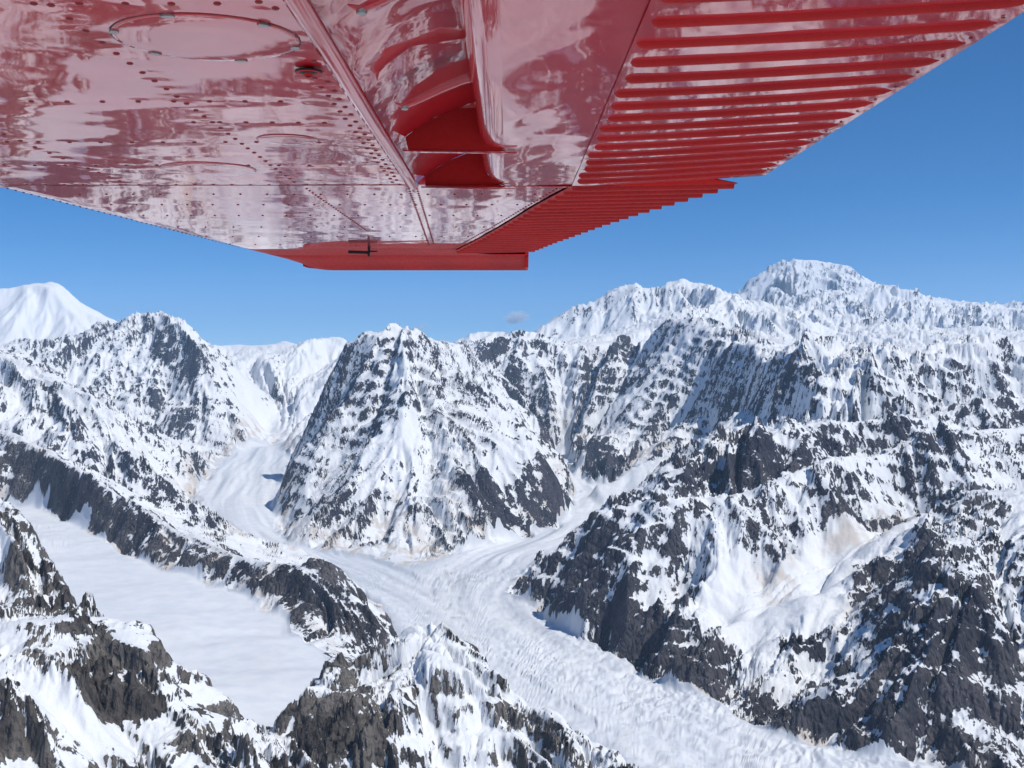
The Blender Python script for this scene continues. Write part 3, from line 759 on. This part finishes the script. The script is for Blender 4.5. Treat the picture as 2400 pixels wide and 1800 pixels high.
M_RIVET = plain('rivet_shade_red', (0.26, 0.008, 0.014), 0.55)  # dark look of the domed heads' turning normals, put into the colour
M_BLACK = plain('black_fittings_and_gaps', (0.012, 0.012, 0.014), 0.6)  # real black fittings, plus the painted-in dark of gaps
M_STEEL = plain('bare_metal', (0.42, 0.40, 0.39), 0.35, 0.9)

def mesh_obj(name, verts, faces, mat, parent, smooth_=True):
    me = bpy.data.meshes.new(name)
    me.from_pydata([tuple(v) for v in verts], [], faces)
    me.materials.append(mat)
    if smooth_: me.shade_smooth()
    me.update()
    o = bpy.data.objects.new(name, me); C.objects.link(o)
    if parent: o.parent = parent
    return o
def grid_part(name, fn, us, vs, mat, parent, flip=False):
    verts = [fn(u, v) for v in vs for u in us]
    n = len(us)
    faces = [(j*n+i, j*n+i+1, (j+1)*n+i+1, (j+1)*n+i) for j in range(len(vs)-1) for i in range(n-1)]
    if flip: faces = [f[::-1] for f in faces]
    return mesh_obj(name, verts, faces, mat, parent)
def prism(name, poly, y0, y1, mat, parent, sm=False):     # outline in (x, z), extruded along the span
    n = len(poly)
    v = [w3(x, y0, z) for x, z in poly]+[w3(x, y1, z) for x, z in poly]
    f = [tuple(range(n))[::-1], tuple(range(n, 2*n))]+[(i, (i+1) % n, n+(i+1) % n, n+i) for i in range(n)]
    return mesh_obj(name, v, f, mat, parent, sm)

wing = bpy.data.objects.new('aircraft_wing', None)
C.objects.link(wing)
tag(wing, 'glossy red riveted aircraft wing seen from below across the top', 'wing')

# rivet rows: (kind, fixed coordinate, from, to, pitch)
ROWS_X = [(-0.62, 1.1, 3.38, 0.066), (-0.335, 1.1, 3.38, 0.075), (-0.318, 1.13, 3.38, 0.075), (-1.12, 1.2, 3.38, 0.085)]
ROWS_Y = [(1.555, -0.95, -0.36, 0.062), (2.20, -1.25, -0.38, 0.068), (2.42, -0.66, -0.38, 0.055), (2.66, -1.3, -0.38, 0.072), (3.02, -1.4, -0.38, 0.080), (3.405, -1.42, -0.30, 0.055)]
def wave(x, y):                            # hand-beaten skin: low waves, puckers at the rivet rows
    s_ = 0.0
    s_ += 0.00085*math.sin(9.0*x+2.0*math.sin(5.1*y)+1.1)*math.sin(6.3*y+1.7*math.sin(4.0*x))
    s_ += 0.00020*math.sin(23.0*x+2.6*math.sin(11.0*y+x*4))*math.sin(19.0*y+2.2*math.sin(9.0*x)+0.6)
    s_ += 0.00005*math.sin(57.0*x+3.0*math.sin(31.0*y))*math.sin(49.0*y+2.0*math.sin(27.0*x))
    return s_
def pucker(x, y):
    s_ = 0.0
    for x0, a, b, p in ROWS_X:
        d = (x-x0)/0.022
        if abs(d) < 2.5 and a-0.05 < y < b+0.05: s_ += 0.00050*math.exp(-d*d)*(0.6+0.4*math.cos(2*pi*(y-a)/p))
    for y0, a, b, p in ROWS_Y:
        d = (y-y0)/0.024
        if abs(d) < 2.5 and a-0.05 < x < b+0.05: s_ += 0.00060*math.exp(-d*d)*(0.55+0.45*math.cos(2*pi*(x-a)/p))
    return s_
def le_z(x, xle, r=0.16):                  # the underside curls up towards the leading edge
    t = max(0.0, 1-(x-xle)/r)
    return 0.055*(1-math.sqrt(max(0.0, 1-t*t)))

def xle(y): return -1.625+0.075*(y-3.6)
Y_IN, Y_SEAM, Y_TIP = 0.95, 3.43, 5.95
X_LIP = -0.300
ease = [i/64 for i in range(65)]
def inner(u, y):
    a = xle(y); x = a+(X_LIP-a)*(0.25*u*u+0.75*u)
    return w3(x, y, le_z(x, a)+wave(x, y)+pucker(x, y))
def lin(a, b, n): return [a+(b-a)*i/(n-1) for i in range(n)]
low = grid_part('lower_skin', inner, lin(0, 1, 110), lin(Y_IN, Y_SEAM-0.004, 170), M_RED, wing)

# aileron hinge line and trailing edge on the outer wing
HINGE = [(3.43, 0.190), (3.93, 0.096), (4.655, -0.022), (5.4, -0.154), (5.95, -0.262), (6.3, -0.33)]
TEDGE = [(3.43, 0.695), (4.25, 0.485), (4.71, 0.386), (5.52, 0.232), (6.2, 0.120)]
def ip(tab_, y): return float(np.interp(y, [t[0] for t in tab_], [t[1] for t in tab_]))
def outer(u, y):
    a = xle(y); b_ = ip(HINGE, y)-0.006; x = a+(b_-a)*(0.25*u*u+0.75*u)
    k = min(1.0, (y-Y_SEAM)/0.3)
    return w3(x, y, le_z(x, a)+0.6*wave(x*1.2+3, y*1.1)+0.004+0.0*k)
grid_part('outer_skin', outer, lin(0, 1, 90), lin(Y_SEAM+0.004, Y_TIP, 120), M_RED, wing)
# joint strip under the seam and leading edge cap
grid_part('seam_strip', lambda u, y: w3(xle(y)+0.10+(0.19-xle(y)-0.10)*u, y, -0.0015+0.0), lin(0, 1, 12), (Y_SEAM-0.018, Y_SEAM+0.020), M_RED, wing)
prof = [(0.0, 0.055), (-0.012, 0.085), (-0.012, 0.11), (0.0, 0.14), (0.06, 0.19), (0.25, 0.25), (0.7, 0.27), (1.2, 0.22), (1.44, 0.19)]
grid_part('upper_skin', lambda i, y: w3(xle(y)+prof[int(i)][0]*(ip([(3.43, 1.0), (6.0, 0.72)], y)), y, prof[int(i)][1]*(ip([(3.43, 1.0), (6.0, 0.62)], y))+(0.065*0.38 if y > 5 and i == 0 else 0)), range(len(prof)), (Y_IN, 2.0, 3.0, Y_SEAM, 5.0, Y_TIP, 6.3), M_RED, wing, True)

# slot lip, cove behind it
grid_part('slot_lip', lambda i, y: w3([X_LIP, X_LIP+0.003, X_LIP+0.014, X_LIP+0.030, X_LIP+0.036, X_LIP+0.030][int(i)], y, [0.004, -0.006, -0.0085, -0.0075, -0.001, 0.010][int(i)]+0.4*wave(-0.3, y)), range(6), lin(Y_IN, Y_SEAM, 60), M_RED, wing)
cp = [(-0.272, 0.006), (-0.262, 0.016), (-0.245, 0.030), (-0.215, 0.052), (-0.175, 0.076), (-0.12, 0.098), (-0.05, 0.112), (0.04, 0.120), (0.12, 0.125)]
grid_part('slot_cove', lambda i, y: w3(cp[int(i)][0], y, cp[int(i)][1]+(0.0016*math.sin(16*y+2*math.sin(7*y)+i)+0.0012*math.sin(41*y+i*2) if 1 < i < 7 else 0)), range(len(cp)), lin(Y_IN, Y_SEAM, 110), M_RED, wing)

# flap: nose, plain lower skin, ribbed rear skin
flap = bpy.data.objects.new('flap', None); C.objects.link(flap); flap.parent = wing
nose = [(0.10, 0.105), (0.03, 0.100), (-0.035, 0.085), (-0.062, 0.062), (-0.070, 0.042), (-0.064, 0.024), (-0.050, 0.010), (-0.030, 0.002), (-0.010, -0.001)]
YF0, YF1 = 0.95, 3.42
grid_part('nose', lambda i, y: w3(nose[int(i)][0]+(0.02*max(0, (y-3.25)/0.17)**2 if i > 2 else 0), y, nose[int(i)][1]+0.5*wave(nose[int(i)][0], y*1.3)), range(len(nose)), lin(YF0, YF1, 80), M_RED, flap)
def flap_skin(u, y):
    x = -0.010+0.212*u
    return w3(x, y, -0.001*(1-u)+0.9*wave(x*1.6+1.3, y)*min(1, u*6))
grid_part('flap_skin', flap_skin, lin(0, 1, 40), lin(YF0, YF1, 130), M_RED, flap)
XR, XT = 0.202, 0.762
def flap_z(x): return -0.0025+0.0325*max(0.0, (x-XR)/(XT-XR))**1.3
grid_part('rear_skin', lambda u, y: w3(XR-0.012+(XT-XR+0.012)*u, y, flap_z(XR+(XT-XR)*u)+0.5*wave(u*0.9, y*1.4)), lin(0, 1, 40), lin(YF0, YF1, 130), M_RED, flap)
grid_part('upper_flap_skin', lambda u, y: w3(0.10+(XT-0.10)*u, y, 0.105*(1-u)+0.034*u+0.003), lin(0, 1, 6), (YF0, YF1), M_RED, flap, True)
bead_sec = [(-0.013, 0.000), (-0.0095, -0.0062), (-0.004, -0.0098), (0.002, -0.0102), (0.008, -0.0070), (0.014, 0.000)]
def bead(x0, x1, y, zf, parent, k=1.0, square=False):
    st = [(0.0, 0.1), (0.006, 0.7), (0.018, 0.97), (0.04, 1.0), (0.5, 1.0), (0.93, 1.0), (0.97, 1.0 if square else 0.7), (1.0, 1.0 if square else 0.05)]
    v, f = [], []
    m = len(bead_sec)
    for t, a in st:
        x = x0+(x1-x0)*t
        for dy, dz in bead_sec: v.append(w3(x, y+dy*(0.5+0.5*a)*k, zf(x)+dz*a*k+0.0008))
    for i in range(len(st)-1):
        for j in range(m-1): f.append((i*m+j, i*m+j+1, (i+1)*m+j+1, (i+1)*m+j))
    f.append(tuple(range((len(st)-1)*m, len(st)*m)))
    return mesh_obj('rib', v, f, M_RED2, parent)
for i in range(17):
    bead(XR-0.006+0.004*((i*7) % 3), XT-0.014, 1.40+i*0.1195, flap_z, flap, 0.88)
# end plate of the flap
prism('end_plate', [(-0.062, 0.05), (-0.05, 0.01), (0.0, -0.002), (XR, -0.004), (XT, 0.030), (0.1, 0.1), (0.0, 0.098)], YF1-0.002, YF1+0.004, M_RED2, flap)

# aileron
ail = bpy.data.objects.new('aileron', None); C.objects.link(ail); ail.parent = wing
YA0, YA1 = 3.45, 6.12
def ail_pt(u, y):
    a, b_ = ip(HINGE, y), ip(TEDGE, y)
    return w3(a+(b_-a)*u, y, 0.000+0.010*u)
grid_part('lower_aileron_skin', ail_pt, lin(0, 1, 12), lin(YA0, YA1, 60), M_RED2, ail)
grid_part('upper_aileron_skin', lambda u, y: w3(ip(HINGE, y)+(ip(TEDGE, y)-ip(HINGE, y))*u, y, 0.10*(1-u)+0.012), lin(0, 1, 6), lin(YA0, YA1, 12), M_RED2, ail, True)
prism('end_plate', [(ip(HINGE, YA0), 0.0), (ip(TEDGE, YA0), 0.010), (ip(HINGE, YA0), 0.10)], YA0-0.003, YA0+0.001, M_RED2, ail)
y = YA0+0.03
while y < YA1-0.02:
    a, b_ = ip(HINGE, y), ip(TEDGE, y)
    bead(a+0.012, b_, y, lambda x, a=a, b_=b_: 0.010*(x-a)/(b_-a), ail, 1.25, True)
    y += 0.112

# drooped wing tip
tipsec = [(5.945, 0.0035), (6.08, 0.000), (6.18, -0.008), (6.205, -0.010), (6.21, -0.004), (6.225, -0.014), (6.33, -0.032), (6.42, -0.060), (6.45, -0.076), (6.455, -0.070), (6.46, 0.02), (6.44, 0.06), (6.3, 0.10)]
def tip_pt(u, i):
    yy, zz = tipsec[int(i)]
    t = max(0.0, (yy-5.945)/0.5)
    a = xle(5.95)+0.02*t+0.27*t**2.2
    b_ = -0.262+(0.112+0.262)*min(1, max(0.0, (yy-6.15)/0.06))
    x = a+(b_-a)*u
    return w3(x, yy, zz+le_z(x, a, 0.18)*(1 if i < 9 else 0.3))
grid_part('wing_tip', tip_pt, lin(0, 1, 40), range(len(tipsec)), M_RED2, wing)
prism('tip_end_plate', [(0.095, -0.073), (0.111, -0.073), (0.114, 0.045), (0.095, 0.058)], 6.22, 6.458, M_RED2, wing)

# hinge brackets in the slot
def hinge_plate(y, x0):
    prism('hinge_bracket', [(x0, -0.002), (-0.02, -0.006), (-0.005, -0.004), (-0.045, 0.012), (-0.066, 0.045), (-0.055, 0.10), (-0.12, 0.097), (-0.175, 0.075), (-0.215, 0.051), (-0.245, 0.028)], y, y+0.004, M_RED2, wing)
    prism('bracket_flange', [(x0-0.012, -0.0065), (0.022, -0.0105), (0.022, -0.0085), (x0-0.012, -0.0030)], y-0.004, y+0.014, M_RED, wing)
hinge_plate(2.755, -0.238)
hinge_plate(3.425, -0.245)
def track_arm(y):
    # a rounded bar climbing from the lip to the flap nose, bolted at its lower end
    n = 9; v = []; f = []
    path = [(-0.222, 0.012), (-0.205, 0.008), (-0.17, 0.026), (-0.13, 0.046), (-0.09, 0.062), (-0.06, 0.070)]
    wd = [0.003, 0.012, 0.017, 0.019, 0.019, 0.019]
    for (x, z), r in zip(path, wd):
        for k in range(n):
            a = pi+pi*k/(n-1)
            v.append(w3(x, y+r*cos(a), z+0.014*sin(a)*(r/0.018)))
    for i in range(len(path)-1):
        for k in range(n-1): f.append((i*n+k, i*n+k+1, (i+1)*n+k+1, (i+1)*n+k))
    arm = mesh_obj('flap_track_arm', v, f, M_RED, wing)
    bv, bf = [], []
    for k in range(10):
        a = 2*pi*k/10
        bv.append(w3(-0.203+0.007*cos(a), y+0.009*sin(a), -0.0015)); bv.append(w3(-0.203+0.009*cos(a), y+0.011*sin(a), 0.006))
    bf = [tuple(range(0, 20, 2))]+[(2*k, 2*((k+1) % 10), 2*((k+1) % 10)+1, 2*k+1) for k in range(10)]
    mesh_obj('bolt', bv, bf, M_STEEL, arm, False)
for y in (1.60, 2.27): track_arm(y)
prism('slot_gap_shade', [(-0.085, 0.030), (-0.062, 0.030), (-0.062, 0.075), (-0.085, 0.080)], 1.44, 1.52, M_BLACK, wing)  # added black block: the darkness of the open gap, put in as colour

# inspection covers
def cover(x, y, r, clips):
    n = 40; v = []; f = []
    for rr, z in ((0.0, -0.0004), (r*0.55, -0.0007), (r*0.94, -0.0005), (r*0.985, -0.0002), (r*0.99, 0.003)):
        for k in range(n):
            a = 2*pi*k/n
            xx, yy = x+rr*cos(a), y+rr*sin(a)
            v.append(w3(xx, yy, z-0.0012+wave(xx, yy)*0.9))
    for j in range(4):
        for k in range(n):
            f.append((j*n+k, (j+1)*n+k, (j+1)*n+(k+1) % n, j*n+(k+1) % n))
    o = mesh_obj('inspection_cover', v, f, M_RED, wing)
    v, f = [], []
    for k in range(n):
        a = 2*pi*k/n
        for rr in (r*0.990, r*1.004):
            xx, yy = x+rr*cos(a), y+rr*sin(a)
            v.append(w3(xx, yy, -0.0007+wave(xx, yy)))
        f.append((2*k, 2*k+1, (2*k+3) % (2*n), (2*k+2) % (2*n)))
    mesh_obj('gap_ring', v, f, M_BLACK, o)  # flat black ring paints in the dark gap round the cover
    for k in range(clips):
        a = 2*pi*(k+0.35)/clips
        ca, sa = cos(a), sin(a)
        v = []
        for dx, dy in ((-0.005, -0.009), (0.003, -0.010), (0.006, 0.0), (0.003, 0.010), (-0.005, 0.009), (-0.008, 0.0)):
            xx = x+(r*0.96+dx)*ca-dy*sa; yy = y+(r*0.96+dx)*sa+dy*ca
            v.append((xx, yy))
        vv = [w3(p, q, -0.0038+wave(p, q)) for p, q in v]+[w3(p, q, 0.0) for p, q in v]
        mesh_obj('clip', vv, [(0, 1, 2, 3, 4, 5)]+[(i, (i+1) % 6, 6+(i+1) % 6, 6+i) for i in range(6)], M_STEEL, o, False)
cover(-0.453, 1.735, 0.139, 6)
cover(-0.80, 3.08, 0.125, 0)
cover(-0.50, 2.62, 0.070, 0)

# tie-down fitting under the near panel and the small probe near the tip
def lathe(name, x, y, prof_, mat, parent, n=18, sx=1.0):
    v, f = [], []
    for r, z in prof_:
        for k in range(n): v.append(w3(x+r*sx*cos(2*pi*k/n), y+r*sin(2*pi*k/n), z))
    for j in range(len(prof_)-1):
        for k in range(n): f.append((j*n+k, (j+1)*n+k, (j+1)*n+(k+1) % n, j*n+(k+1) % n))
    f.append(tuple(range((len(prof_)-1)*n, len(prof_)*n)))
    return mesh_obj(name, v, f, mat, parent)
ring = lathe('tie_down_fitting', -0.334, 1.93, [(0.009, 0.002), (0.008, -0.003), (0.021, -0.004), (0.022, -0.006), (0.020, -0.0075), (0.008, -0.008), (0.007, -0.013), (0.005, -0.014)], M_RED2, wing)
lathe('washer', -0.334, 1.93, [(0.0095, -0.0034), (0.0225, -0.0038), (0.0228, -0.0068), (0.009, -0.0085)], M_BLACK, ring)
probe = prism('probe', [(-0.80, -0.030), (-0.70, -0.032), (-0.70, -0.018), (-0.80, -0.014)], 5.78, 5.80, M_BLACK, wing)
prism('probe_mast', [(-0.703, -0.046), (-0.694, -0.046), (-0.690, 0.006), (-0.703, 0.006)], 5.78, 5.80, M_BLACK, probe)
prism('probe_arm', [(-0.70, -0.024), (-0.655, -0.022), (-0.655, -0.016), (-0.70, -0.014)], 5.785, 5.795, M_BLACK, probe)

# rivets
def rivet_mesh(r, h, n=8):
    v = [(0, 0, -h)]; f = []
    for rr, z in ((r*0.6, -h*0.8), (r, 0.0008)):
        v += [(rr*cos(2*pi*k/n), rr*sin(2*pi*k/n), z) for k in range(n)]
    f += [(0, 1+(k+1) % n, 1+k) for k in range(n)]
    f += [(1+k, 1+(k+1) % n, 1+n+(k+1) % n, 1+n+k) for k in range(n)]
    me = bpy.data.meshes.new('rivet'); me.from_pydata(v, [], f); me.materials.append(M_RIVET)
    me.shade_smooth(); me.update()
    return me
RM = rivet_mesh(0.0068, 0.0026)
spots = []
for x0, a, b, p in ROWS_X:
    k = 0
    while a+k*p < b: spots.append((x0+random.uniform(-.001, .001), a+k*p)); k += 1
for y0, a, b, p in ROWS_Y:
    k = 0
    while a+k*p < b: spots.append((a+k*p, y0+random.uniform(-.001, .001))); k += 1
def visible(x, y, z=0.0):
    X, Y, Z = w3(x, y, z); px = 1200+F*X/Y; py = HZ-F*Z/Y
    return -20 < px < 2420 and -20 < py < 1800
spots = [(x, y) for x, y in spots if visible(x, y) and (x+0.453)**2+(y-1.735)**2 > 0.165**2]
for x, y in spots[:300]:
    o = bpy.data.objects.new('rivet', RM); C.objects.link(o); o.parent = wing
    o.location = w3(x, y, le_z(x, xle(y))+wave(x, y)+pucker(x, y))
for i in range(17):                        # one screw at the rear end of each flap rib
    o = bpy.data.objects.new('rivet', RM); C.objects.link(o); o.parent = flap
    o.location = w3(XT-0.022, 1.40+i*0.1195-0.038, flap_z(XT-0.022)-0.001); o.scale = (0.55, 0.55, 0.55)
# the far, fine rows on the outer panel are one part
fv, ff = [], []
def far_rivet(x, y, r=0.0075, h=0.0035):
    b_ = len(fv); n = 6
    z0 = le_z(x, xle(y))+0.6*wave(x*1.2+3, y*1.1)+0.004
    fv.append(w3(x, y, z0-h))
    for k in range(n): fv.append(w3(x+r*cos(2*pi*k/n), y+r*sin(2*pi*k/n), z0+0.001))
    for k in range(n): ff.append((b_, b_+1+(k+1) % n, b_+1+k))
def far_row(p0, p1, pitch):
    L = math.hypot(p1[0]-p0[0], p1[1]-p0[1]); n = int(L/pitch)
    for k in range(n+1): far_rivet(p0[0]+(p1[0]-p0[0])*k/n, p0[1]+(p1[1]-p0[1])*k/n)
for yy in (3.66, 3.95, 4.3, 4.75, 5.2, 5.65): far_row((-1.36, yy), (ip(HINGE, yy)-0.06, yy), 0.085 if yy < 4.5 else 0.11)
far_row((-0.615, 3.47), (-0.60, 4.9), 0.05); far_row((-0.30, 3.47), (-0.385, 5.6), 0.055); far_row((-0.275, 3.47), (-0.36, 5.6), 0.055)
far_row((xle(3.5)+0.075, 3.47), (xle(5.9)+0.075, 5.9), 0.05)
far_row((ip(HINGE, 3.47)-0.025, 3.47), (ip(HINGE, 4.655)-0.025, 4.655), 0.05); far_row((ip(HINGE, 4.7)-0.025, 4.7), (ip(HINGE, 5.9)-0.025, 5.9), 0.05)
o = mesh_obj('rivet_rows', fv, ff, M_RIVET, wing, False)
o['kind'] = 'stuff'
#WING_END

# ------------------------------------------------------------------ the air between here and the far range
def haze_box():
    lo, hi = (-72000, -72000, -2200), (72000, 72000, 4300)
    v = [(x, y, z) for x in (lo[0], hi[0]) for y in (lo[1], hi[1]) for z in (lo[2], hi[2])]
    f = [(0, 1, 3, 2), (4, 6, 7, 5), (0, 4, 5, 1), (2, 3, 7, 6), (0, 2, 6, 4), (1, 5, 7, 3)]
    m = bpy.data.materials.new('thin_haze'); m.use_nodes = True
    t = m.node_tree; t.nodes.clear()
    out = t.nodes.new('ShaderNodeOutputMaterial'); pv = t.nodes.new('ShaderNodeVolumePrincipled')
    pv.inputs['Color'].default_value = (0.50, 0.73, 1.0, 1)
    pv.inputs['Density'].default_value = 1.3e-5
    pv.inputs['Anisotropy'].default_value = 0.1
    t.links.new(pv.outputs[0], out.inputs['Volume'])
    me = bpy.data.meshes.new('haze'); me.from_pydata(v, [], f); me.materials.append(m); me.update()
    o = bpy.data.objects.new('haze', me); C.objects.link(o)
    tag(o, 'thin blue mountain air fading the far range', kind='stuff')
haze_box()

# ------------------------------------------------------------------ small clouds far behind the skyline
def cloud(px, py, wpx, hpx, dens, label, seed):
    Z = 82000.0
    c = Vector(((px-1200)/F*Z, Z, (HZ-py)/F*Z))
    bm = bmesh.new()
    bmesh.ops.create_icosphere(bm, subdivisions=4, radius=1.0)
    rx, rz = wpx/F*Z/2, hpx/F*Z/2
    from mathutils import noise as mn
    for v in bm.verts:
        k = 1+0.30*mn.noise(v.co*1.6+Vector((seed, 0, 0)))+0.14*mn.noise(v.co*4+Vector((0, seed, 0)))
        v.co = Vector((v.co.x*rx*k, v.co.y*rx*0.8*k, v.co.z*rz*k))
    me = bpy.data.meshes.new('cloud'); bm.to_mesh(me); bm.free()
    m = bpy.data.materials.new('cloud_vapour'); m.use_nodes = True
    t = m.node_tree; t.nodes.clear()
    out = t.nodes.new('ShaderNodeOutputMaterial'); pv = t.nodes.new('ShaderNodeVolumePrincipled')
    pv.inputs['Color'].default_value = (1, 1, 1, 1)
    tc = t.nodes.new('ShaderNodeTexCoord')
    sep = t.nodes.new('ShaderNodeMapping'); sep.inputs['Scale'].default_value = (1/rx, 1/(rx*0.8), 1/rz)
    t.links.new(tc.outputs['Object'], sep.inputs['Vector'])
    ln = t.nodes.new('ShaderNodeVectorMath'); ln.operation = 'LENGTH'; t.links.new(sep.outputs[0], ln.inputs[0])
    n = noise_tex(t, sep.outputs[0], 1.6, 4.0, 0.6)
    edge = math_node(t, 'SUBTRACT', 1.05, ln.outputs['Value'])
    d = math_node(t, 'ADD', math_node(t, 'MULTIPLY', edge, 0.9), math_node(t, 'MULTIPLY', math_node(t, 'SUBTRACT', n, 0.55), 3.0))
    d = math_node(t, 'MULTIPLY', d, smooth(t, edge, 0.05, 0.4))
    t.links.new(smooth(t, d, 0.0, 0.9, 0.0, dens), pv.inputs['Density'])
    t.links.new(pv.outputs[0], out.inputs['Volume'])
    me.materials.append(m)
    o = bpy.data.objects.new('cloud', me); o.location = c; C.objects.link(o)
    tag(o, label, 'cloud')
cloud(1210, 743, 80, 42, 0.0050, 'small white cloud puff floating alone above the small distant peak', 3.0)
cloud(988, 766, 50, 22, 0.0022, 'faint cloud wisp just right of the central summit', 8.0)
